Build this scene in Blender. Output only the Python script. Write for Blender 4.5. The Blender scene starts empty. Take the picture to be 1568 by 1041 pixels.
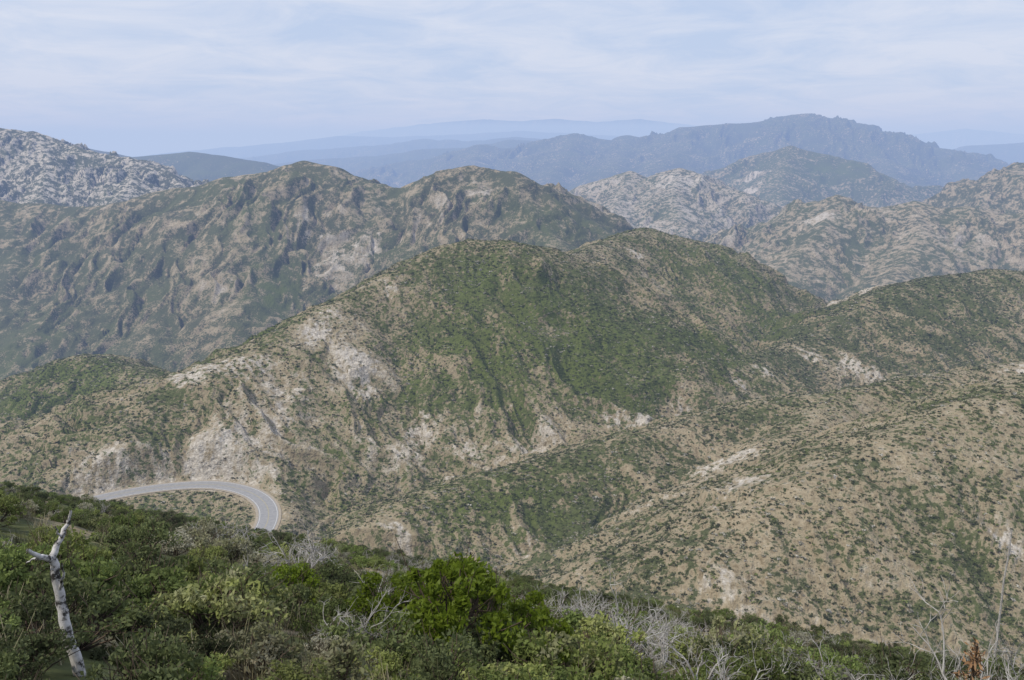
import bpy, math, numpy as np, random
from mathutils import Vector
rng=np.random.default_rng(7); random.seed(7)
scene=bpy.context.scene
F=1307.0; PITCH=math.radians(13.1)
cp,sp=math.cos(PITCH),math.sin(PITCH)
SA,SB=.53,.19
# ---------------------------------------------------------------- survey helpers (bearing / depression -> world metres)
def ray(u,v):
    a=(u-784)/F; b=(520.5-v)/F
    Y=cp+b*sp; Z=-sp+b*cp
    return a/Y, Z/Y
def P(u,v,d):
    tx,tz=ray(u,v); return (tx*d,d,tz*d)
# ---------------------------------------------------------------- noise
_ga=np.arange(256)/256*2*np.pi; GX=np.cos(_ga).astype(np.float32); GY=np.sin(_ga).astype(np.float32)
PERM=np.tile(np.random.default_rng(99).permutation(256),3).astype(np.int32)
def perlin(x,y,seed=0):
    xf=np.floor(x); yf=np.floor(y)
    fx=(x-xf).astype(np.float32); fy=(y-yf).astype(np.float32)
    xi=xf.astype(np.int32)+seed*37; yi=yf.astype(np.int32)+seed*91
    u=fx*fx*fx*(fx*(fx*6-15)+10); v=fy*fy*fy*(fy*(fy*6-15)+10)
    a0=PERM[xi&255]; a1=PERM[(xi+1)&255]; y0=yi&255; y1=(yi+1)&255
    def g(a,yy,dx,dy):
        h=PERM[a+yy]; return GX[h]*dx+GY[h]*dy
    a=g(a0,y0,fx,fy); b=g(a1,y0,fx-1,fy); c=g(a0,y1,fx,fy-1); d=g(a1,y1,fx-1,fy-1)
    return (a+u*(b-a))*(1-v)+(c+u*(d-c))*v
def fbm(x,y,o,seed=0,gain=.5):
    s=0;a=1;t=0
    for i in range(o):
        s=s+a*perlin(x*2**i,y*2**i,seed+i*17); t+=a; a*=gain
    return s/t
# ---------------------------------------------------------------- ridges: pts (u,v,dist,slope) ; L spur spacing, A spur depth, veg, rock, lush
R=[]
def ridge(pts,L,A,veg,rock,lush,sl=.6,rd=None,fl=.06):
    q=[]
    for p in pts:
        x,y,z=P(p[0],p[1],p[2]); q.append((x,y,z,p[3] if len(p)>3 else sl))
    nearby=pts[0][2]<5000
    R.append(dict(p=q,L=L,A=A*(1.0 if nearby else .85),veg=veg-(.02 if nearby else 0),rock=rock+(.04 if nearby else 0),lush=lush,rd=rd if rd else L*.12,fl=fl))
# far ranges
ridge([(-300,250,36000),(150,246,36000),(380,232,38000),(480,215,38000),(560,200,38000),(640,190,38000),(740,182,38000),(800,185,38000),(850,181,38000),(910,186,38000),(980,182,38000),(1050,190,38000),(1150,204,38000),(1300,214,38000),(1400,206,34000),(1480,197,34000),(1568,206,34000),(1750,200,34000)],1500,200,.8,.2,.3,.3,None,.2)
ridge([(60,250,25000),(180,243,25000),(260,234,25000),(340,226,25000),(430,219,25000),(520,208,25000),(600,210,25000),(700,206,25000),(800,200,25000),(900,206,25000),(1050,214,25000)],1100,120,.9,.0,.3,.22,None,.2)
ridge([(200,256,17500),(300,248,17500),(390,240,17500),(450,231,17500),(520,226,17500),(600,221,17000),(650,212,17000),(720,216,16500),(790,209,16000),(860,216,16000),(1000,225,16000)],800,110,.9,.0,.3,.25,None,.2)
ridge([(1380,246,15500),(1440,232,15500),(1500,221,15500),(1568,217,15500),(1700,212,15500)],700,80,.9,.0,.3,.3,None,.1)
ridge([(340,264,13000),(400,253,13000),(470,246,13000),(540,241,13000),(600,236,12800),(650,228,12500),(720,226,12500),(780,214,12500),(840,216,12500)],600,100,.9,.0,.3,.3,None,.15)
ridge([(500,272,11000),(560,260,11000),(600,250,11000),(650,244,10500),(700,233,10500),(735,222,10500),(760,228,10500),(820,223,10500),(850,212,10200),(880,205,10000),(910,211,10000),(940,215,10000),(962,208,10000),(1000,213,9800),(1050,196,9800),(1100,191,9800),(1160,187,9600),(1200,178,9600),(1235,174,9500),(1270,181,9500),(1310,190,9400),(1370,206,9200),(1440,228,9000),(1500,246,8800),(1568,275,8600)],480,190,.84,.24,.2,.42,60,.03)
for a,b_,c_ in (((880,205,10000),(865,240,8900),(830,280,7800)),((735,222,10500),(720,250,9300),(690,275,8200)),((1050,196,9800),(1040,230,8700),(1000,262,7600)),((1310,190,9400),(1340,235,8300),(1370,275,7300)),((1440,228,9000),(1480,262,8000),(1520,292,7200)),((962,208,10000),(950,240,8800),(930,268,7800))):
    ridge([a,b_,c_],330,140,.82,.28,.2,.5,40)
ridge([(130,226,6400),(160,232,6400),(200,241,6300),(250,237,6200),(290,233,6200),(340,238,6100),(400,248,6000),(450,260,6000),(540,285,6000)],450,70,.95,.0,.3,.5)
ridge([(1030,285,6000),(1080,266,5800),(1140,247,5600),(1180,233,5500),(1210,224,5400),(1260,236,5300),(1300,246,5200),(1340,264,5100),(1380,288,5000),(1430,305,4900)],330,95,.74,.22,.4,.55)
ridge([(1210,224,5400),(1200,262,4900),(1190,300,4500)],200,50,.72,.3,.45,.55)
ridge([(800,330,4000),(850,302,3900),(890,285,3900),(920,276,3800),(945,268,3800),(965,264,3800),(985,276,3750),(1010,268,3700),(1040,259,3700),(1062,266,3650),(1090,280,3600),(1140,296,3500),(1185,312,3450),(1240,335,3300)],170,64,.62,.42,.3,.62,12,.12)
ridge([(1040,259,3700),(1030,300,3400),(1040,340,3100)],120,36,.62,.42,.3,.6,10)
ridge([(965,264,3800),(950,300,3500),(930,340,3200)],120,36,.62,.42,.3,.6,10)
ridge([(1050,420,2650),(1100,392,2600),(1150,366,2600),(1190,345,2550),(1225,324,2500),(1255,310,2500),(1282,301,2500),(1310,314,2480),(1345,320,2450),(1400,311,2450),(1440,320,2400),(1480,316,2400),(1530,330,2350),(1600,325,2300)],140,50,.64,.30,.35,.52,10,.12)
ridge([(1282,301,2500),(1260,350,2250),(1200,410,2050)],100,28,.64,.30,.35,.55,8)
ridge([(1400,311,2450),(1410,360,2200),(1370,420,1950)],100,28,.64,.28,.35,.55,8)
ridge([(1400,345,3000),(1470,318,3000),(1505,292,3000),(1540,270,3000),(1568,258,3000),(1650,235,3000),(1800,220,3000)],200,60,.66,.26,.3,.55)
ridge([(-400,185,3100),(-200,190,3100),(0,199,3000),(50,204,3000),(80,214,2980),(115,225,2950),(150,236,2920),(205,245,2900),(240,256,2880),(262,265,2850),(275,280,2800),(292,297,2750)],110,66,.67,.76,.0,.70,6,.16)
ridge([(50,204,3000),(75,245,2800),(60,300,2600)],90,44,.67,.76,.0,.7,6)
ridge([(205,245,2900),(200,280,2700),(170,320,2500)],90,44,.67,.76,.0,.7,6)
ridge([(-500,330,2200),(-200,322,2150),(0,308,2100),(60,312,2100),(130,318,2080),(190,312,2050),(240,296,2030),(300,284,2010),(350,274,2000),(400,266,2000),(432,256,2000),(465,249,2000),(500,256,1990),(535,270,1980),(570,283,1960),(610,287,1950),(650,276,1950),(690,261,1940),(720,256,1930),(755,257,1920),(785,264,1900),(815,280,1880),(850,303,1850),(880,322,1820),(915,348,1780),(940,372,1750),(970,398,1700)],110,38,.69,.25,.2,.60,10,.12)
ridge([(465,249,2000),(450,330,1830),(420,400,1680),(380,460,1540)],85,28,.70,.24,.28,.62)
ridge([(350,274,2000),(310,340,1850),(290,420,1680),(230,500,1500)],85,28,.73,.18,.2,.62)
ridge([(190,312,2050),(170,370,1900),(130,440,1720),(60,500,1580)],85,28,.73,.18,.2,.62)
ridge([(0,308,2100),(30,380,1900),(0,450,1700)],85,28,.73,.18,.2,.62)
ridge([(570,283,1960),(560,340,1800),(590,400,1680),(560,450,1560)],75,24,.63,.34,.25,.6)
ridge([(720,256,1930),(745,310,1800),(700,370,1680),(690,400,1600)],80,24,.64,.34,.25,.6)
ridge([(785,264,1900),(820,320,1760),(850,370,1640)],70,20,.67,.30,.25,.6)
# L green hill, left
ridge([(-200,680,760),(-60,625,780),(0,602,790),(60,576,800),(95,552,800),(125,545,795),(170,556,780),(215,572,750),(260,590,720)],55,12,.62,.2,.75,.55,9)
# J central hill
ridge([(40,745,465,.4),(110,708,480,.36),(200,640,520,.36),(240,600,550,.38),(290,572,570,.42),(330,558,578,.45),(370,545,590,.48),(430,510,622,.53),(480,481,650,.58),(540,450,682,.64),(600,418,712,.68),(650,391,735,.68),(690,375,748,.66),(720,369,752,.64),(780,371,750,.6),(840,380,765,.56),(872,396,860,.55),(925,372,960,.55),(985,351,1030,.55),(1030,361,1040,.55),(1080,373,1050,.55),(1130,400,1055,.55),(1200,436,1050,.55),(1265,466,1045,.55)],50,11,.60,.30,.55,.6,7)
ridge([(720,369,752),(700,470,690),(640,580,620),(600,680,570)],42,8,.56,.32,.5,.68,6)
ridge([(540,450,682),(520,530,620),(500,620,560),(470,690,515)],34,9,.51,.36,.25,.66,5)
ridge([(430,510,622),(400,590,565),(370,670,510)],30,8,.51,.36,.25,.64,5)
ridge([(780,371,750),(880,450,735),(960,530,700),(1010,575,670),(1060,610,640)],50,6,.74,.08,.8,.6,10)
ridge([(820,600,650),(840,660,600),(830,700,560)],34,8,.50,.36,.3,.6,6)
ridge([(985,351,1030),(1010,420,960),(1050,480,900),(1090,530,850)],50,9,.72,.15,.7,.55,8)
# M
ridge([(1750,400,930),(1568,416,905),(1520,413,900),(1480,420,890),(1440,424,880),(1400,431,870),(1360,441,850),(1330,456,835),(1295,480,815),(1262,508,790),(1200,532,755),(1130,552,705),(1060,572,665),(1000,585,650)],50,9,.65,.28,.4,.55,7)
# N spur
ridge([(1750,540,600),(1568,556,565),(1480,571,555),(1400,582,545),(1300,599,535),(1200,614,528),(1100,633,518),(1030,655,505),(950,671,490),(880,695,477),(800,716,462),(700,746,442),(620,772,424),(560,805,405),(530,840,385)],42,6,.58,.24,.42,.55,9)
ridge([(1300,599,535),(1230,660,470),(1180,720,425),(1130,765,400)],35,5,.55,.28,.4,.55,8)
# O spur
ridge([(1900,520,480),(1700,560,440),(1568,592,408),(1500,618,390),(1420,650,372),(1330,692,350),(1240,738,332),(1170,782,318),(1100,835,302),(1060,880,290),(1030,930,275)],36,5,.55,.25,.36,.6,12)
# road bench
ROADZ=-200.0
def PZ(u,v,z):
    tx,tz=ray(u,v); d=z/tz; return (tx*d,d,z)
road_px=[(-60,850),(60,796),(130,769),(190,755),(250,746),(310,742),(350,745),(385,755),(406,771),(411,792),(400,818),(372,860),(330,910)]
rp=np.array([PZ(u,v,ROADZ) for u,v in road_px])
def catmull(p,n):
    out=[]
    for i in range(1,len(p)-2):
        for k in range(n):
            t=k/n
            out.append(.5*((2*p[i])+(-p[i-1]+p[i+1])*t+(2*p[i-1]-5*p[i]+4*p[i+1]-p[i+2])*t*t+(-p[i-1]+3*p[i]-3*p[i+1]+p[i+2])*t**3))
    return np.array(out)
road=catmull(rp,16)
R.append(dict(p=[(a[0],a[1],a[2]-.5,.5) for a in road[::8]],L=30,A=3,veg=.55,rock=.3,lush=.3,rd=8,fl=.05))

def seg_eval(r,x,y):
    best=np.full(x.shape,-1e9); bd=np.zeros(x.shape); ws=np.zeros(x.shape); wt=np.full(x.shape,1e-30); wsd=np.zeros(x.shape)
    p=r['p']; s0=0; rd=r['rd']; Ls=r['L']
    for i in range(len(p)-1):
        ax,ay,az,asl=p[i]; bx,by,bz,bsl=p[i+1]
        dx,dy=bx-ax,by-ay; l2=dx*dx+dy*dy; l=math.sqrt(l2)
        t=np.clip(((x-ax)*dx+(y-ay)*dy)/l2,0,1)
        ex=x-(ax+t*dx); ey=y-(ay+t*dy)
        d2=ex*ex+ey*ey; d=np.sqrt(d2)
        h=az+t*(bz-az)-(asl+t*(bsl-asl))*(np.sqrt(d2+rd*rd)-rd)
        m=h>best
        best=np.where(m,h,best); bd=np.where(m,d,bd)
        q=l/(d2/(Ls*Ls)+.0004)**3
        ws+=q*(s0+t*l); wsd+=q*np.clip((ex*dy-ey*dx)/(l*(.15*Ls+d)),-1,1); wt+=q
        s0+=l
    return best,ws/wt,bd,wsd/wt
def height(x,y):
    n=x.shape
    yy=np.maximum(y,1)
    far=np.clip((yy-7000)/8000,0,1)
    H=-620-500*far+np.clip(yy*.01,0,60)*fbm(x/1500,y/1500,4,90)
    veg=np.full(n,.75); rock=np.full(n,.1); lush=np.full(n,.4); Ld=np.full(n,1.0)
    for k,r in enumerate(R):
        ys=[q[1] for q in r['p']]; xs_=[q[0] for q in r['p']]; zt=max(q[2] for q in r['p']); sm=min(q[3] for q in r['p'])
        ext=(zt+(620 if max(ys)<8000 else 1100))/sm*1.05+50
        if max(ys)<1300: ext=min(ext,600)
        m=(y>min(ys)-ext)&(y<max(ys)+ext)&(x>min(xs_)-ext)&(x<max(xs_)+ext)
        if not m.any(): continue
        xs,yss=x[m],y[m]
        b,s,d,sd=seg_eval(r,xs,yss)
        Hm=H[m]; L,A=r['L'],r['A']
        sub=b>Hm-A*2-30
        mi=np.flatnonzero(m)[sub]; xs,yss,b,s,d,sd,Hm=xs[sub],yss[sub],b[sub],s[sub],d[sub],sd[sub],Hm[sub]
        if len(mi)==0: continue
        w=fbm(xs/(L*1.3),yss/(L*1.3),3,k*31+5)*L*1.3
        sc=(s+w)/L; ds=d*sd
        g1=perlin(sc,ds/(3.2*L)+k*7.3,k+11); g2=perlin(sc*2.3+9,ds/(1.6*L)+3,k+57); g3=perlin(sc*5.1+4,ds/(.8*L),k+91)
        g4=perlin(sc*11+2,ds/(.5*L),k+131)
        G=(.5-2.0*np.abs(g1))+(.4-1.7*np.abs(g2))*.5+(.4-1.7*np.abs(g3))*.28
        amp=A*np.clip(d/(L*.9),r['fl'],1.25)
        h=b+amp*(G+.12*(.4-1.7*np.abs(g4)))
        kk=np.clip(yss*.005,1.2,30)
        df=h-Hm
        H[mi]=np.maximum(h,Hm)+kk*.25*np.clip(1-np.abs(df)/kk,0,1)**2
        a=np.clip(.5+df/(2*kk),0,1)
        st=np.clip(G,-1,1)*.13+g3*.18+g4*.28
        if r['lush']>.5: st=st*.75
        veg[mi]=veg[mi]*(1-a)+(r['veg']-st)*a
        rock[mi]=rock[mi]*(1-a)+(r['rock']+st*.85)*a
        lush[mi]=lush[mi]*(1-a)+r['lush']*a
        Ld[mi]=Ld[mi]*(1-a)+np.clip(d/L,0,1)*a
    lam=700.
    i=0
    while lam>3:
        wgt=np.clip((yy/lam-2.5)/4,0,1)*(.12+.88*Ld)*np.where((lam<400)&(yy>6000),.3,1)
        n1=perlin(x/lam,y/lam,200+i)
        H=H+wgt*lam*.072*(.35-1.3*np.abs(n1))*(1 if lam>12 else .8)
        lam/=2.1; i+=1
    # near hillside under the viewpoint
    t=x/np.maximum(y,10)
    D=np.interp(t,[-.75,-.6,-.3,0,.3,.65],[150,145,118,85,62,52])+14*perlin(x/40,y/40,401)
    e=np.clip(y-D,0,1e9); e=np.sqrt(e*e+64)-8
    fg=-1.75-SA*y-SB*x-.62*e+np.clip(yy/14,0,1)*(1.7*fbm(x/16,y/16,4,300))+.25*fbm(x/2.5,y/2.5,2,310)
    kk=2.0; df=fg-H
    a=np.clip(.5+df/(2*kk),0,1)
    H=np.maximum(fg,H)+kk*.25*np.clip(1-np.abs(df)/kk,0,1)**2
    veg=veg*(1-a)+.66*a; rock=rock*(1-a)+.25*a; lush=lush*(1-a)+.4*a
    # road bench cut
    m=(y>250)&(y<620)&(x<-40)&(x>-520)
    xs,yss=x[m],y[m]
    dm=np.full(xs.shape,1e9); cy=np.zeros(xs.shape)
    for i in range(0,len(road)-1,3):
        a0=road[i]; b0=road[min(i+3,len(road)-1)]
        dx,dy=b0[0]-a0[0],b0[1]-a0[1]; l2=dx*dx+dy*dy+1e-9
        tt=np.clip(((xs-a0[0])*dx+(yss-a0[1])*dy)/l2,0,1)
        dd=np.hypot(xs-a0[0]-tt*dx,yss-a0[1]-tt*dy); mm=dd<dm
        dm=np.where(mm,dd,dm); cy=np.where(mm,a0[1]+tt*dy,cy)
    hm=H[m]
    down=(yss<cy)&(dm<90)&(yss>300)           # fill slope below the road never rises above it
    hm=np.where(down,np.minimum(hm,ROADZ-.3-.22*np.maximum(dm-7.5,0)),hm)
    bl=np.clip((dm-7.5)/np.where(hm>ROADZ,12,22),0,1); bl=bl*bl*(3-2*bl)
    H[m]=(ROADZ-.25)*(1-bl)+hm*bl
    cut=np.clip(1-np.abs(dm-16)/13,0,1)*(hm>ROADZ)*np.clip(.55+3*fbm(xs/9,yss/9,2,71),0,1.3)
    near=np.clip(1-(dm-6)/5,0,1)
    veg[m]=np.clip(veg[m]-.3*near-.15*cut,0,1); rock[m]=np.clip(rock[m]+.08*near+.2*cut,0,1)
    rm=np.full(n,1e9); rm[m]=dm
    return H,veg,rock,lush,rm
# ---------------------------------------------------------------- grid
NC=1080
t0=np.linspace(-1,1,NC); T=.74*t0+.22*t0**5
rows=[]
def band(a,b,n):
    rows.append(np.exp(np.linspace(math.log(a),math.log(b),n,endpoint=False)))
band(5,60,80); band(60,180,130); band(180,420,100); band(420,1150,500); band(1150,2200,260); band(2200,4000,190); band(4000,11000,190); band(11000,70000,110)
Yp=np.concatenate(rows+[np.array([70000.,95000.])])   # y+25
NR=len(Yp)
TT,YY=np.meshgrid(T,Yp)
X=(TT*YY); Y=YY-25
H,VEG,ROCK,LUSH,RD=height(X.ravel(),Y.ravel())
H2=H.reshape(NR,NC)
def gridz(arr,x,y):
    yp=y+25; t=x/yp
    i=np.clip(np.interp(yp,Yp,np.arange(NR)),0,NR-1.001); j=np.clip(np.interp(t,T,np.arange(NC)),0,NC-1.001)
    i0=i.astype(int); j0=j.astype(int); fi=i-i0; fj=j-j0
    return (arr[i0,j0]*(1-fi)+arr[i0+1,j0]*fi)*(1-fj)+(arr[i0,j0+1]*(1-fi)+arr[i0+1,j0+1]*fi)*fj
def hit(u,v):
    tx,tz=ray(u,v); y=Yp[Yp>30]-25; y=np.repeat(y,2)[:-1].copy(); y[1::2]=(y[0:-1:2]+y[2::2])/2
    z=gridz(H2,tx*y,y); k=np.argmax(z>=tz*y); return tx*y[k],y[k],z[k]
# local rock scars / green patches: (u,v,radius m, dveg, drock, dlush)
patch=[(485,512,10,-.5,.55,0),(545,552,13,-.35,.4,0),(560,600,13,-.3,.3,0),(292,577,15,-.35,.4,0),(330,700,18,-.2,.2,0),(315,670,10,-.45,.0,0),(150,715,14,-.3,.25,0),(310,722,14,-.2,.2,0),(380,655,22,-.2,.2,0),(455,600,16,-.25,.25,0),(400,560,12,-.25,.3,0),(350,560,12,-.3,.35,0),(500,480,10,-.3,.3,0),(600,445,10,-.3,.3,0),(690,730,12,-.3,.35,0),(720,690,12,-.25,.3,0),(620,700,12,-.25,.3,0),
(560,680,24,-.15,.15,-.2),(700,650,26,-.15,.15,-.2),(850,650,24,-.15,.15,-.2),(780,700,18,-.2,.2,-.2),
(990,640,12,-.5,.6,0),(940,640,12,-.4,.4,0),(1040,630,10,-.4,.4,0),(640,670,12,-.35,.45,0),(780,635,10,-.3,.35,0),(820,690,14,-.3,.3,0),(430,640,30,-.1,.1,0),(520,520,45,-.12,.08,-.2),(600,440,35,-.12,.08,-.2),
(1255,332,40,-.4,.5,0),(1155,268,70,-.5,.5,0),(1150,290,70,-.4,.45,0),(1040,275,90,-.1,.25,0),(490,365,60,-.15,.25,0),(590,380,50,-.12,.2,0),(745,290,60,-.12,.2,0),(540,390,50,-.12,.2,0),(350,450,60,-.1,.1,0),(350,430,40,-.1,.15,0),(480,420,40,-.1,.2,0),(680,320,50,-.1,.2,0),(1300,560,12,-.4,.5,0),(1240,545,14,-.35,.35,0),(1175,570,12,-.35,.4,0),(1340,575,12,-.35,.35,0),(1130,585,12,-.3,.35,0),(1010,440,20,-.2,.25,0),(975,390,12,-.4,.45,0),(1450,370,80,-.1,.15,0),(1300,455,40,-.3,.3,0),(900,310,60,-.1,.2,0),(1100,350,60,-.1,.2,0),(1110,330,50,-.1,.2,0),
(1130,700,14,-.3,.35,0),(1090,720,14,-.3,.3,0),(1140,740,12,-.3,.35,0),(1000,770,18,-.2,.15,0),(810,835,10,-.3,.3,0),(600,830,10,-.3,.3,0),(1560,570,18,-.25,.3,0),(1540,830,9,-.25,.35,0),(1100,890,12,-.2,.25,0),
(800,450,70,.2,-.3,.4),(900,520,60,.25,-.35,.5),(960,560,40,.25,-.3,.5),(740,560,45,.2,-.25,.25),(700,430,40,.2,-.2,.2),(1080,540,50,.3,-.3,.5),(1200,490,45,.3,-.35,.6),(1130,430,60,.25,-.25,.2),(430,450,60,.3,-.35,.5),(380,520,60,.25,-.25,.3),(80,590,60,.25,-.2,.4),(60,560,120,.15,-.2,.2),(800,745,28,.3,-.25,.5),(930,735,30,.25,-.2,.3),(700,770,22,.25,-.2,.3),(870,820,26,.25,-.2,.3),(1430,470,60,.2,-.15,.1),(1280,265,200,.3,-.3,.3),(1400,600,30,.15,-.1,.2),(850,350,120,.15,-.15,.1),(1000,860,25,.2,-.2,.1)]
xf=X.ravel(); yf=Y.ravel()
for (u,v,r,dv,dr,dl) in patch:
    px,py,pz=hit(u,v)
    m=(np.abs(xf-px)<3*r)&(np.abs(yf-py)<3*r)
    if not m.any(): continue
    dx=(xf[m]-px); dy=(yf[m]-py)
    w=np.exp(-(dx*dx+dy*dy)/(r*r)*(1+1.4*fbm(xf[m]/r*1.5,yf[m]/r*1.5,3,777)))*np.clip(.7+2.8*fbm(xf[m]/r*3,yf[m]/r*3,3,778),0,1.4)
    w=np.clip(w,0,1.3)
    VEG[m]+=dv*w; ROCK[m]+=dr*w; LUSH[m]+=dl*w
VEG=np.clip(VEG,0,1);ROCK=np.clip(ROCK,0,1);LUSH=np.clip(LUSH,0,1)
V2=VEG.reshape(NR,NC); L2=LUSH.reshape(NR,NC); K2=ROCK.reshape(NR,NC); RD2=np.minimum(RD,1e4).reshape(NR,NC)
import time; T_0=time.time(); print('terrain done')
# ---------------------------------------------------------------- mesh utils
def mesh_np(name,co,faces4=None,faces=None):
    me=bpy.data.meshes.new(name)
    if faces4 is not None:
        nf=len(faces4); me.vertices.add(len(co)); me.vertices.foreach_set('co',np.asarray(co,np.float32).ravel())
        me.loops.add(nf*4); me.loops.foreach_set('vertex_index',np.asarray(faces4,np.int32).ravel())
        me.polygons.add(nf); me.polygons.foreach_set('loop_start',np.arange(0,nf*4,4,dtype=np.int32))
        me.update(calc_edges=True)
    else:
        me.from_pydata([tuple(c) for c in co],[],faces or [])
    return me
def add_obj(name,me,mats=(),smooth=False,link=True):
    o=bpy.data.objects.new(name,me)
    for m in mats: me.materials.append(m)
    if smooth: me.polygons.foreach_set('use_smooth',np.ones(len(me.polygons),bool))
    if link: scene.collection.objects.link(o)
    return o
# ---------------------------------------------------------------- node helper
class N:
    def __init__(s,tree): s.t=tree; s.n=tree.nodes; s.l=tree.links
    def new(s,typ,**k):
        nd=s.n.new(typ)
        for a,b in k.items(): setattr(nd,a,b)
        return nd
    def set(s,sock,v):
        if isinstance(v,bpy.types.NodeSocket): s.l.new(v,sock)
        else: sock.default_value=v
    def math(s,op,a,b=0.0,clamp=False):
        nd=s.new('ShaderNodeMath',operation=op,use_clamp=clamp); s.set(nd.inputs[0],a); s.set(nd.inputs[1],b); return nd.outputs[0]
    def mix(s,f,a,b):
        nd=s.new('ShaderNodeMix',data_type='RGBA'); s.set(nd.inputs[0],f); s.set(nd.inputs[6],a if not isinstance(a,tuple) else (*a,1)); s.set(nd.inputs[7],b if not isinstance(b,tuple) else (*b,1)); return nd.outputs[2]
    def lerp(s,f,a,b):
        nd=s.new('ShaderNodeMix',data_type='FLOAT'); s.set(nd.inputs[0],f); s.set(nd.inputs[2],a); s.set(nd.inputs[3],b); return nd.outputs[0]
    def noise(s,vec,scale,detail=5,rough=.5,dist=0):
        nd=s.new('ShaderNodeTexNoise'); s.set(nd.inputs['Vector'],vec); nd.inputs['Scale'].default_value=scale; nd.inputs['Detail'].default_value=detail; nd.inputs['Roughness'].default_value=rough; nd.inputs['Distortion'].default_value=dist; return nd.outputs['Fac']
    def ramp(s,f,st):
        nd=s.new('ShaderNodeValToRGB'); s.set(nd.inputs[0],f); e=nd.color_ramp.elements
        while len(e)<len(st): e.new(.5)
        for i,(p,c) in enumerate(st): e[i].position=p; e[i].color=(*c,1)
        return nd.outputs[0]
    def attr(s,name,typ='GEOMETRY'):
        nd=s.new('ShaderNodeAttribute',attribute_name=name,attribute_type=typ); return nd.outputs['Fac']
def newmat(name):
    m=bpy.data.materials.new(name); m.use_nodes=True; m.node_tree.nodes.clear(); n=N(m.node_tree)
    out=n.new('ShaderNodeOutputMaterial'); b=n.new('ShaderNodeBsdfPrincipled'); b.inputs['Specular IOR Level'].default_value=.15; b.inputs['Roughness'].default_value=.9
    n.l.new(b.outputs[0],out.inputs[0]); return m,n,b,out
# ---------------------------------------------------------------- terrain material
mt,n,b,out=newmat('chaparral_ground')
pos=n.new('ShaderNodeNewGeometry').outputs['Position']
veg=n.attr('veg'); rock=n.attr('rock'); lush=n.attr('lush'); coarse=n.attr('coarse')
na=n.noise(pos,.03,3,.6); nb=n.noise(pos,.34,4,.66); nc=n.noise(pos,.060,7,.80)
n1=n.lerp(coarse,n.math('ADD',n.math('MULTIPLY',na,.30),n.math('MULTIPLY',nb,.70)),nc)
n4=n.noise(pos,.006,4,.6); n5=n.noise(pos,.55,4,.7)
fv=n.math('ADD',n.math('MULTIPLY',n.math('ADD',n.math('ADD',n1,n.math('MULTIPLY',veg,.36)),-.70),16),.5,True)
# bare ground turns from soil to pale granite with the rock attribute, broken up by finer noise
fr=n.math('ADD',n.math('MULTIPLY',n.math('ADD',n.math('ADD',rock,n.math('MULTIPLY',nb,.9)),-1.0),4.0),.5,True)
soil=n.ramp(nb,[(.32,(.18,.142,.085)),(.45,(.275,.225,.145)),(.56,(.355,.295,.20)),(.70,(.44,.375,.27))])
soil=n.mix(n.math('MULTIPLY',n.math('SUBTRACT',n4,.35),1.5,True),soil,n.mix(.5,soil,(.235,.21,.13)))
gl=n.math('ADD',n.math('MULTIPLY',lush,.9),n.math('MULTIPLY',n.math('SUBTRACT',n4,.5),1.2),True)
vegc=n.mix(gl,n.mix(n5,(.034,.040,.020),(.115,.118,.062)),n.mix(n5,(.046,.064,.014),(.15,.175,.045)))
rockc=n.ramp(n5,[(.3,(.24,.21,.17)),(.48,(.41,.37,.31)),(.66,(.58,.54,.48))])
c=n.mix(fv,n.mix(fr,soil,rockc),vegc)
n.set(b.inputs['Base Color'],c)
bmp=n.new('ShaderNodeBump'); bmp.inputs['Strength'].default_value=1.0; bmp.inputs['Distance'].default_value=3.5
n.set(bmp.inputs['Height'],n.noise(pos,.16,4,.65)); n.l.new(bmp.outputs[0],b.inputs['Normal'])
co=np.stack([X.ravel(),Y.ravel(),H],1)
idx=np.arange(NR*NC).reshape(NR,NC)
f4=np.stack([idx[:-1,:-1],idx[:-1,1:],idx[1:,1:],idx[1:,:-1]],-1).reshape(-1,4)
me=mesh_np('hillside_terrain',co,f4)
for nm,a in (('veg',VEG),('rock',ROCK),('lush',LUSH),('coarse',np.clip((Y.ravel()-1100)/1600,0,1))):
    at=me.attributes.new(nm,'FLOAT','POINT'); at.data.foreach_set('value',a.astype(np.float32))
add_obj('hillside_terrain',me,[mt],True)
# ---------------------------------------------------------------- road
mr,n,b,out=newmat('asphalt'); pos=n.new('ShaderNodeNewGeometry').outputs['Position']
n.set(b.inputs['Base Color'],n.ramp(n.noise(pos,.5,6,.7),[(.3,(.23,.23,.235)),(.7,(.32,.315,.315))]))
mw,n,b,out=newmat('white_road_paint'); b.inputs['Base Color'].default_value=(.65,.65,.63,1)
my,n,b,out=newmat('yellow_road_paint'); b.inputs['Base Color'].default_value=(.42,.36,.18,1)
mdirt,n,b,out=newmat('dirt_shoulder'); pos=n.new('ShaderNodeNewGeometry').outputs['Position']
n.set(b.inputs['Base Color'],n.ramp(n.noise(pos,.8,7,.7),[(.3,(.26,.22,.165)),(.7,(.40,.35,.28))]))
par=bpy.data.objects.new('mountain_road',None); scene.collection.objects.link(par)
d=np.gradient(road[:,:2],axis=0); d/=np.linalg.norm(d,axis=1)[:,None]; nrm=np.stack([-d[:,1],d[:,0]],1)
def ribbon(name,o0,o1,z,mat):
    a=np.column_stack([road[:,:2]+nrm*o0,np.full(len(road),z)]); c=np.column_stack([road[:,:2]+nrm*o1,np.full(len(road),z)])
    v=np.concatenate([a,c]); k=len(road); fs=[(i,i+1,k+i+1,k+i) for i in range(k-1)]
    me=mesh_np(name,v,None,fs); o=add_obj(name,me,[mat]); o.parent=par
ribbon('shoulder',-6.8,6.8,ROADZ+.05,mdirt)
ribbon('roadway',-5.3,5.3,ROADZ+.10,mr)
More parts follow.
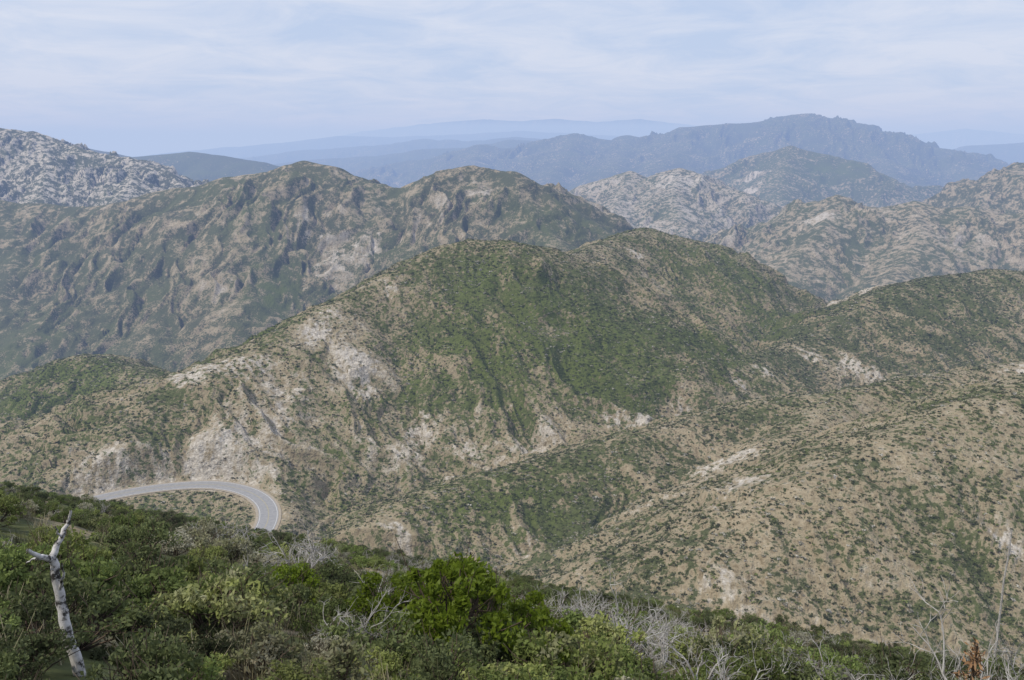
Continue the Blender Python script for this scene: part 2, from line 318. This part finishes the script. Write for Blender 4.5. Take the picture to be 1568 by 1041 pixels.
for s in (-1,1):
    ribbon('edge_line',s*4.6-.10,s*4.6+.10,ROADZ+.12,mw)
    ribbon('centre_line',s*.17-.06,s*.17+.06,ROADZ+.12,my)
# ---------------------------------------------------------------- foliage materials
def foliage(name,stops,trans=.15,rough=.7):
    m,n,b,out=newmat(name)
    t=n.attr('tint','INSTANCER'); oi=n.new('ShaderNodeObjectInfo').outputs['Random']
    pos=n.new('ShaderNodeNewGeometry').outputs['Position']; ns=n.noise(pos,3.0,2,.6)
    f=n.math('ADD',t,n.math('MULTIPLY',n.math('SUBTRACT',ns,.5),.3),True)
    c=n.ramp(f,stops)
    hsv=n.new('ShaderNodeHueSaturation'); n.set(hsv.inputs['Value'],n.math('ADD',n.math('MULTIPLY',oi,.8),.6)); n.set(hsv.inputs['Color'],c)
    n.set(b.inputs['Base Color'],hsv.outputs[0]); b.inputs['Roughness'].default_value=rough
    if trans>0:
        tr=n.new('ShaderNodeBsdfTranslucent'); n.set(tr.inputs[0],hsv.outputs[0]); mx=n.new('ShaderNodeMixShader'); mx.inputs[0].default_value=trans*1.6
        n.l.new(b.outputs[0],mx.inputs[1]); n.l.new(tr.outputs[0],mx.inputs[2]); n.l.new(mx.outputs[0],out.inputs[0])
    return m
ST=[(0,(.070,.078,.038)),(.3,(.105,.115,.048)),(.5,(.135,.16,.050)),(.7,(.19,.21,.072)),(.84,(.28,.26,.17)),(.95,(.44,.42,.375))]
mleaf=foliage('shrub_foliage',[(0,(.085,.10,.045)),(.3,(.13,.155,.06)),(.5,(.165,.215,.06)),(.7,(.24,.265,.085)),(.82,(.27,.26,.17)),(.95,(.36,.35,.30))],.2)
mmid=foliage('hillside_shrub_foliage',ST,0)
mhero=foliage('bright_green_leaves',[(0,(.14,.19,.018)),(.5,(.24,.30,.025)),(1,(.35,.40,.04))],.3,.45)
def woodmat(name,stops):
    m,n,b,out=newmat(name); pos=n.new('ShaderNodeTexCoord').outputs['Object']
    n.set(b.inputs['Base Color'],n.ramp(n.noise(pos,9,6,.7),stops)); return m
mdead=woodmat('bleached_dead_wood',[(.3,(.19,.175,.16)),(.5,(.40,.38,.36)),(.7,(.62,.60,.57))])
mtwig=woodmat('brown_twigs',[(.3,(.06,.045,.035)),(.7,(.16,.12,.09))])
mburn=woodmat('charred_wood',[(.36,(.016,.015,.015)),(.45,(.07,.065,.06)),(.50,(.45,.43,.42)),(.68,(.68,.66,.65))])
mgrass=foliage('dry_grass',[(0,(.15,.15,.08)),(.5,(.27,.24,.15)),(1,(.36,.32,.23))],0)
mrust=woodmat('rust_brown_foliage',[(.3,(.2,.10,.05)),(.7,(.38,.25,.14))])
# ---------------------------------------------------------------- generators
def leafquads(c,size,r,up=.3,asp=.5):
    k=len(c); a=r.normal(size=(k,3)); a[:,2]+=up; a/=np.linalg.norm(a,axis=1)[:,None]
    b_=np.cross(a,r.normal(size=(k,3))); b_/=np.linalg.norm(b_,axis=1)[:,None]
    s=size*(.6+.8*r.random(k))[:,None]
    v=np.stack([c-a*s,c+b_*s*asp,c+a*s,c-b_*s*asp],1).reshape(-1,3)
    f=np.arange(4*k).reshape(k,4); return v,f
class B:
    def __init__(s): s.v=[];s.f=[];s.m=[];s.k=0
    def add(s,v,f,m):
        s.v.append(np.asarray(v,float)); s.f.append(np.asarray(f,int)+s.k); s.m.append(np.full(len(f),m)); s.k+=len(v)
    def tube(s,pts,r0,r1,m,n_=5):
        pts=np.asarray(pts,float); k=len(pts); tg=np.gradient(pts,axis=0); tg/=np.linalg.norm(tg,axis=1)[:,None]+1e-9
        ref=np.array([.31,.77,.2]); a=np.cross(tg,ref); a/=np.linalg.norm(a,axis=1)[:,None]+1e-9; b_=np.cross(tg,a)
        rr=np.linspace(r0,r1,k)[:,None,None]; th=np.arange(n_)/n_*2*np.pi
        v=(pts[:,None]+rr*(a[:,None]*np.cos(th)[None,:,None]+b_[:,None]*np.sin(th)[None,:,None])).reshape(-1,3)
        i=np.arange(k-1)[:,None]*n_; j=np.arange(n_)[None]; jn=(j+1)%n_
        f=np.stack([i+j,i+jn,i+n_+jn,i+n_+j],-1).reshape(-1,4); s.add(v,f,m)
    def obj(s,name,mats,link=True):
        me=mesh_np(name,np.concatenate(s.v),np.concatenate(s.f))
        me.polygons.foreach_set('material_index',np.concatenate(s.m).astype(np.int32))
        return add_obj(name,me,mats,False,link)
def wig(p,q,r,k=5,a=.12):
    p=np.array(p,float);q=np.array(q,float); t=np.linspace(0,1,k)[:,None]; L=np.linalg.norm(q-p)
    w=np.cumsum(r.normal(size=(k,3)),0)*L*a/k**.5; w-=w[0]; return p+(q-p)*t+w*(.4+.6*t)
def leafbush(name,seed,nl,ncl,ls,hgt=.75,rad=1.,mat=None,up=.3,spread=.17):
    r=np.random.default_rng(seed); bb=B()
    th=r.random(ncl)*6.283; ph=r.random(ncl)**.7
    rr=rad*(.35+.6*r.random(ncl))*np.sqrt(ph); 
    cc=np.stack([rr*np.cos(th),rr*np.sin(th),hgt*(.25+.75*np.sqrt(np.clip(1-(rr/rad)**2,0,1))*(.45+.7*r.random(ncl)))],1)
    for q in cc:
        bb.tube(wig((0,0,0),q,r,5),.024*rad,.007*rad,1,3)
        for _ in range(2): bb.tube(wig(q*.7,q+r.normal(size=3)*.16*rad,r,4),.010*rad,.004*rad,1,3)
    k=r.integers(0,ncl,nl); rad_c=spread*(.6+.9*r.random(ncl))
    dv=r.normal(size=(nl,3)); dv/=np.linalg.norm(dv,axis=1)[:,None]
    c=cc[k]+dv*(rad_c[k]*r.random(nl)**.45)[:,None]*np.array([1,1,.75])*rad
    c[:,2]=np.abs(c[:,2])+.02
    v,f=leafquads(c,ls,r,up); bb.add(v,f,0)
    return bb.obj(name,[mat or mleaf,mtwig],False)
def deadbush(name,seed,stems=7,h=1.,thick=.022,lv=3,mat=None,link=False,spread=.9):
    r=np.random.default_rng(seed); bb=B()
    def grow(p,d,l,rad,lev):
        k=5; pts=[np.array(p)]; dd=np.array(d)
        for i in range(k):
            dd=dd+r.normal(size=3)*.2; dd/=np.linalg.norm(dd); pts.append(pts[-1]+dd*l/k)
        bb.tube(pts,rad,rad*.5,0,5 if lev==0 else (4 if lev==1 else 3))
        if lev<lv:
            for _ in range(r.integers(3,5)):
                i=r.integers(2,k+1); nd=dd+r.normal(size=3)*.65; nd[2]+=.15; nd/=np.linalg.norm(nd)
                grow(pts[i],nd,l*(.45+.25*r.random()),rad*.55,lev+1)
    for s in range(stems):
        a=r.random()*6.283; o=spread*r.random(); grow((0.05*math.cos(a),.05*math.sin(a),-.05),np.array([math.cos(a)*o,math.sin(a)*o,1.])/math.hypot(1,o),h*(.4+.3*r.random()),thick*(.7+.6*r.random()),0)
    return bb.obj(name,[mat or mdead],link)
def blobbush(name,seed,nq=80,ls=.22):
    r=np.random.default_rng(seed)
    bb=B(); ncl=7
    cc=np.stack([r.normal(size=ncl)*.42,r.normal(size=ncl)*.42,.25+.35*r.random(ncl)],1)
    k=r.integers(0,ncl,nq); dv=r.normal(size=(nq,3)); dv/=np.linalg.norm(dv,axis=1)[:,None]
    c=cc[k]+dv*.36*r.random(nq)[:,None]**.4; c[:,2]=np.abs(c[:,2])
    v,f=leafquads(c,ls,r,.2,.75); bb.add(v,f,0)
    return bb.obj(name,[mmid],False)
def tuft(name,seed,nb=50):
    r=np.random.default_rng(seed); a=r.random(nb)*6.283; l=.2+.3*r.random(nb); ln=.1+.6*r.random(nb)
    p=np.stack([r.normal(size=nb)*.12,r.normal(size=nb)*.12,np.zeros(nb)],1)
    w=np.stack([np.sin(a),-np.cos(a),np.zeros(nb)],1)*.006
    q=p+np.stack([np.cos(a)*ln*l,np.sin(a)*ln*l,l],1)
    v=np.stack([p-w,p+w,q+w*.3,q-w*.3],1).reshape(-1,3); bb=B(); bb.add(v,np.arange(4*nb).reshape(nb,4),0); return bb.obj(name,[mgrass],False)
def coll(name,objs):
    c=bpy.data.collections.new(name)
    for o in objs: c.objects.link(o)
    return c
def instancer(name,pts,scale,rot,idx,tint,col):
    me=bpy.data.meshes.new(name); k=len(pts); me.vertices.add(k); me.vertices.foreach_set('co',np.asarray(pts,np.float32).ravel())
    def at(nm,typ,arr,f):
        a=me.attributes.new(nm,typ,'POINT'); a.data.foreach_set(f,arr)
    at('isc','FLOAT_VECTOR',np.asarray(scale,np.float32).ravel(),'vector'); at('irot','FLOAT_VECTOR',np.asarray(rot,np.float32).ravel(),'vector')
    at('iid','INT',np.asarray(idx,np.int32),'value'); at('tint','FLOAT',np.asarray(tint,np.float32),'value')
    o=bpy.data.objects.new(name,me); scene.collection.objects.link(o)
    g=bpy.data.node_groups.new(name+'_scatter','GeometryNodeTree')
    g.interface.new_socket('Geometry',in_out='INPUT',socket_type='NodeSocketGeometry'); g.interface.new_socket('Geometry',in_out='OUTPUT',socket_type='NodeSocketGeometry')
    gi=g.nodes.new('NodeGroupInput'); go=g.nodes.new('NodeGroupOutput'); ip=g.nodes.new('GeometryNodeInstanceOnPoints'); ci=g.nodes.new('GeometryNodeCollectionInfo')
    ci.inputs['Collection'].default_value=col; ci.inputs['Separate Children'].default_value=True; ci.inputs['Reset Children'].default_value=True
    ip.inputs['Pick Instance'].default_value=True
    def na(nm,dt):
        x=g.nodes.new('GeometryNodeInputNamedAttribute'); x.data_type=dt; x.inputs[0].default_value=nm; return x.outputs[0]
    L=g.links.new; L(gi.outputs[0],ip.inputs['Points']); L(ci.outputs[0],ip.inputs['Instance']); L(na('isc','FLOAT_VECTOR'),ip.inputs['Scale']); L(na('irot','FLOAT_VECTOR'),ip.inputs['Rotation']); L(na('iid','INT'),ip.inputs['Instance Index']); L(ip.outputs[0],go.inputs[0])
    md=o.modifiers.new('scatter','NODES'); md.node_group=g
    return o
# ---------------------------------------------------------------- mid-distance shrubs
cm=coll('mid_shrub_kinds',[blobbush('mid_shrub_%d'%i,100+i) for i in range(6)])
K=480000
y=95+(1150-95)*rng.random(K)**.80; x=y*(rng.random(K)*1.4-.70)
z=gridz(H2,x,y); vg=gridz(V2,x,y); lu=gridz(L2,x,y); rk=gridz(K2,x,y); rdd=gridz(RD2,x,y)
pn=fbm(x/9,y/9,3,500)*1.3; pn2=fbm(x/45,y/45,3,510)
acc=rng.random(K)<np.clip((vg-.25)*1.7+pn*.7,0.06,1)
acc&=(rdd>8.5)
acc&=~((z>-4.9-SA*y-SB*x)&(y<150))
# no shrubs on the far side of the crests, where they could never be seen from this hillside
dz=gridz(H2,x,y+4)-gridz(H2,x,y-4)
acc&=~((dz/8<z/y-.22)&(y>250))
x,y,z,lu,pn2,rk=[a[acc] for a in (x,y,z,lu,pn2,rk)]; k=len(x)
s=(.36+.85*rng.random(k)**3)*(1+.2*lu)*np.interp(y,[100,400,1100],[.95,.88,1.1])
tint=np.clip(.06+.45*lu+.5*pn2+.19*rng.normal(size=k),0,.78)
dead=rng.random(k)<np.clip(.09+.40*np.clip(fbm(x/60,y/60,2,530)*2.5,0,1),0,.5); tint=np.where(dead,.82+.14*rng.random(k),tint)
sc=np.stack([s,s,s*(.65+.4*rng.random(k))],1); rot=np.stack([rng.normal(size=k)*.1,rng.normal(size=k)*.1,rng.random(k)*6.283],1)
instancer('chaparral_shrubs',np.stack([x,y,z-.1],1),sc,rot,rng.integers(0,6,k),tint,cm)
print('mid shrubs',k)
# ---------------------------------------------------------------- foreground shrubs
near=[leafbush('near_shrub_%d'%i,200+i,2500,28,.040,.62+.12*(i%3)) for i in range(6)]
cn=coll('near_shrub_kinds',near)
cd=coll('dead_shrub_kinds',[deadbush('dead_kind_%d'%i,300+i,7,1.,.013,2) for i in range(5)])
cg=coll('grass_kinds',[tuft('tuft_%d'%i,400+i) for i in range(4)])
D0=6.3; SX,SY=ray(126,1041)[0]*D0,D0
def scatter_near(K,y0,y1,pw):
    y=y0+(y1-y0)*rng.random(K)**pw; x=(y+10)*(rng.random(K)*1.6-.8)
    fg=-1.75-SA*y-SB*x; z=gridz(H2,x,y); ok=(z>fg-12)&~((np.abs(x-SX*y/SY-.05)<.38)&(y<SY+1.0))
    return x[ok],y[ok],z[ok]
def cat(a,b_): return [np.concatenate(q) for q in zip(a,b_)]
x,y,z=cat(scatter_near(12500,3.6,175,.9),scatter_near(1000,4.0,16,.8))
pn=fbm(x/7,y/7,3,600); acc=rng.random(len(x))<np.clip(.58+pn*2.4,np.interp(y,[8,25],[.65,.08]),1); x,y,z=x[acc],y[acc],z[acc]; k=len(x)
s=(.34+.72*rng.random(k)**2)*np.interp(y,[3.6,6,9,14,40,150],[.42,.65,.9,1.0,.92,.92]); tint=np.clip(.34+1.0*fbm(x/14,y/14,2,610)+.25*rng.normal(size=k),0,.88)
instancer('foreground_shrubs',np.stack([x,y,z-.05],1),np.stack([s,s,s*(.75+.45*rng.random(k))],1),np.stack([rng.normal(size=k)*.08,rng.normal(size=k)*.08,rng.random(k)*6.283],1),rng.integers(0,6,k),tint,cn)
x,y,z=cat(scatter_near(950,8,150,.85),scatter_near(120,6.5,18,.8))
acc=rng.random(len(x))<np.clip(.5+3*fbm(x/12,y/12,2,640)+np.clip(x/np.maximum(y,1),-.4,.4),.1,1); x,y,z=x[acc],y[acc],z[acc]; k=len(x); s=(.6+.85*rng.random(k))*np.interp(y,[5,12],[.65,1])
instancer('dead_shrubs',np.stack([x,y,z-.05],1),np.stack([s,s,s],1),np.stack([rng.normal(size=k)*.15,rng.normal(size=k)*.15,rng.random(k)*6.283],1),rng.integers(0,5,k),np.zeros(k),cd)
x,y,z=cat(scatter_near(3000,4.5,90,.9),scatter_near(500,4.2,12,.9)); k=len(x); s=.5+.6*rng.random(k)
instancer('dry_grass',np.stack([x,y,z-.03],1),np.stack([s,s,s],1),np.stack([rng.normal(size=k)*.1,rng.normal(size=k)*.1,rng.random(k)*6.283],1),rng.integers(0,4,k),rng.random(k),cg)
# ---------------------------------------------------------------- individually placed plants
def gz(x,y): return float(gridz(H2,np.array([x]),np.array([y]))[0])
def place(o,u,d,s=1.,rz=0,dz=0,v=1041):
    x=(ray(u,v)[0])*d; o.location=(x,d,gz(x,d)+dz); o.scale=(s,s,s); o.rotation_euler=(0,0,rz); 
    if o.name not in scene.collection.objects: scene.collection.objects.link(o)
for (u,d,s,sd) in ((700,10.4,1.3,1),(615,11.2,1.0,2),(785,11.0,1.0,3),(690,12.4,1.2,6),(450,14,.9,8),(840,9.6,.6,9)):
    place(leafbush('green_leaf_shrub',900+sd,4400,40,.036,1.0,1.,mhero,.5,.13),u,d,s,sd)
for (u,d,s,sd) in ((455,23,1.9,1),(372,27,1.8,2),(858,24,1.9,3),(905,17,1.8,4),(935,12.5,1.5,5),(1080,10.5,1.3,6),(540,9.6,1.1,7),(1440,11,1.4,8),(1560,10,2.0,9),(1270,12,1.3,10),(650,24,1.4,11),(1180,20,1.4,12),(1548,24,2.0,13),(980,14,1.5,14),(1010,22,1.7,15),(490,26,1.7,16),(1350,10,1.2,17),(330,40,2.0,18)):
    place(deadbush('bleached_dead_shrub',700+sd,7,1.,.015,3,None,False,.8),u,d,s,sd,0,950)
# charred snag, lower left
r=np.random.default_rng(5); bb=B()
def Q(u,v,dd=0): return np.array(P(u,v,D0+dd))
def poly(pts,r0,r1,n_=8):
    pp=np.array(pts); o=[]
    for i in range(len(pp)-1):
        for t in np.linspace(0,1,5,endpoint=False): o.append(pp[i]*(1-t)+pp[i+1]*t+r.normal(size=3)*.006)
    o.append(pp[-1]); bb.tube(o,r0,r1,0,n_)
poly([Q(150,1180),Q(126,1041),Q(105,975,.05),Q(92,910,.1),Q(80,856,.1)],.056,.034)
poly([Q(80,858,.1),Q(62,852,0),Q(42,842,-.1)],.032,.014,6)
poly([Q(80,858,.1),Q(90,825,.2),Q(104,800,.3),Q(108,782,.3)],.030,.010,6)
poly([Q(90,905,.1),Q(98,880,0),Q(94,862,-.1)],.015,.006,5); poly([Q(62,852),Q(52,858,.1),Q(40,862,.15)],.010,.005,5); poly([Q(93,822,.2),Q(84,806,.1)],.010,.004,5)
bb.obj('charred_tree_snag',[mburn])
# bare posts/stalks
def stalk(name,u,v0,v1,d,rad,mat,lean=0):
    bb=B(); a=np.array(P(u,v1,d)); c=np.array(P(u+lean,v0,d)); a[2]=min(a[2],gz(a[0],a[1])-.1)
    o=wig(a,c,np.random.default_rng(int(u)),7,.02); bb.tube(o,rad,rad*.55,0,6)
    for _ in range(3):
        i=np.random.default_rng(int(u)+_).integers(3,6); bb.tube(wig(o[i],o[i]+np.array([(-1)**_*.25,0.1,.28])*rad*12,np.random.default_rng(_),4),rad*.35,rad*.12,0,4)
    bb.obj(name,[mat])
mchar=woodmat('black_charred_wood',[(.3,(.015,.014,.013)),(.7,(.06,.055,.05))])
stalk('burnt_stump_trunk',718,848,888,40,.085,mchar,2)
stalk('bare_dead_trunk',267,812,872,45,.10,mdead,-4)
stalk('bare_dead_trunk',1547,808,840,55,.09,mdead,3)
# rusty dry conifer sapling, lower right
bb=B(); r=np.random.default_rng(8); bb.tube(wig((0,0,0),(0,0,1.2),r,6,.02),.03,.008,1,5)
cs=[]
for i in range(26):
    h=.25+.95*i/26; l=.22*(1.25-h)+.03; a=i*2.4; e=np.array([math.cos(a)*l,math.sin(a)*l,h+.1]); bb.tube([(0,0,h),tuple(e*[.5,.5,1]),tuple(e)],.008,.003,1,3)
    for t in np.linspace(.2,1,12): cs.append(np.array([e[0]*t,e[1]*t,h+.1*t])+r.normal(size=3)*.02)
v,f=leafquads(np.array(cs),.035,r,.6,.25); bb.add(v,f,0); o=bb.obj('rusty_conifer_sapling',[mrust,mtwig],False); place(o,1488,9.0,1.35,0,.1,1041)
# ---------------------------------------------------------------- haze : thin homogeneous volume, its own glow stands in for scattered airlight
hm=bpy.data.materials.new('emissive_haze'); hm.use_nodes=True; hm.node_tree.nodes.clear(); n=N(hm.node_tree)
out=n.new('ShaderNodeOutputMaterial'); ab=n.new('ShaderNodeVolumeAbsorption'); em=n.new('ShaderNodeEmission'); ad=n.new('ShaderNodeAddShader')
sig=np.array([6.0e-5,7.4e-5,1.05e-4]); air=np.array([.48,.585,.81]); dens=2e-4
ab.inputs['Density'].default_value=dens; ab.inputs['Color'].default_value=(*(1-sig/dens),1)
e=sig*air; em.inputs['Strength'].default_value=1e-4; em.inputs['Color'].default_value=(*(e/1e-4),1)
n.l.new(ab.outputs[0],ad.inputs[0]); n.l.new(em.outputs[0],ad.inputs[1]); n.l.new(ad.outputs[0],out.inputs['Volume'])
x0,x1,y0,y1,z0,z1=-110000,110000,-3000,110000,-2600,620
vs=[(x,y,z) for z in (z0,z1) for y in (y0,y1) for x in (x0,x1)]
fs=[(0,2,3,1),(4,5,7,6),(0,1,5,4),(2,6,7,3),(0,4,6,2),(1,3,7,5)]
me=mesh_np('glowing_haze',vs,None,fs); add_obj('glowing_haze',me,[hm])
# ---------------------------------------------------------------- sky & sun
EL,AZ=math.radians(54),math.radians(-112)   # sun high, behind the viewer's left shoulder (azimuth from +Y clockwise)
w=bpy.data.worlds.new('World'); scene.world=w; w.use_nodes=True; w.node_tree.nodes.clear(); n=N(w.node_tree)
sky=n.new('ShaderNodeTexSky',sky_type='NISHITA'); sky.sun_disc=False; sky.sun_elevation=EL; sky.sun_rotation=AZ; sky.altitude=1300; sky.dust_density=2; sky.air_density=1.2
tc=n.new('ShaderNodeTexCoord').outputs['Generated']; sx=n.new('ShaderNodeSeparateXYZ'); n.l.new(tc,sx.inputs[0])
zz=n.math('ADD',n.math('MAXIMUM',sx.outputs[2],0.),.12)
cx=n.new('ShaderNodeCombineXYZ'); n.set(cx.inputs[0],n.math('DIVIDE',sx.outputs[0],zz)); n.set(cx.inputs[1],n.math('DIVIDE',sx.outputs[1],zz))
c1=n.noise(cx.outputs[0],1.7,10,.64,.6); c2=n.noise(cx.outputs[0],.55,4,.5)
cl=n.math('ADD',n.math('MULTIPLY',n.math('SUBTRACT',n.math('ADD',n.math('MULTIPLY',c1,.65),n.math('MULTIPLY',c2,.55)),.60),4.6),.55,True)
cloud=n.mix(cl,(5.7,6.8,9.0),(8.2,8.6,9.7))
skc=n.mix(.85,sky.outputs[0],cloud)
bg=n.new('ShaderNodeBackground'); n.l.new(skc,bg.inputs[0]); bg.inputs[1].default_value=.1
wo=n.new('ShaderNodeOutputWorld'); n.l.new(bg.outputs[0],wo.inputs[0])
sl=bpy.data.lights.new('sun','SUN'); sl.energy=3.1; sl.angle=math.radians(1.5); sl.color=(1,.94,.83)
so=bpy.data.objects.new('sun',sl); scene.collection.objects.link(so)
dirv=Vector((math.sin(AZ)*math.cos(EL),math.cos(AZ)*math.cos(EL),math.sin(EL)))
so.rotation_euler=dirv.to_track_quat('Z','Y').to_euler()
# ---------------------------------------------------------------- camera
cam=bpy.data.cameras.new('camera'); cam.lens=30; cam.sensor_width=36; cam.clip_start=.1; cam.clip_end=250000
co_=bpy.data.objects.new('camera',cam); co_.rotation_euler=(math.pi/2-PITCH,0,0); scene.collection.objects.link(co_); scene.camera=co_
scene.view_settings.view_transform='Standard'; scene.view_settings.look='None'; scene.view_settings.exposure=0
print('rest',time.time()-T_0)
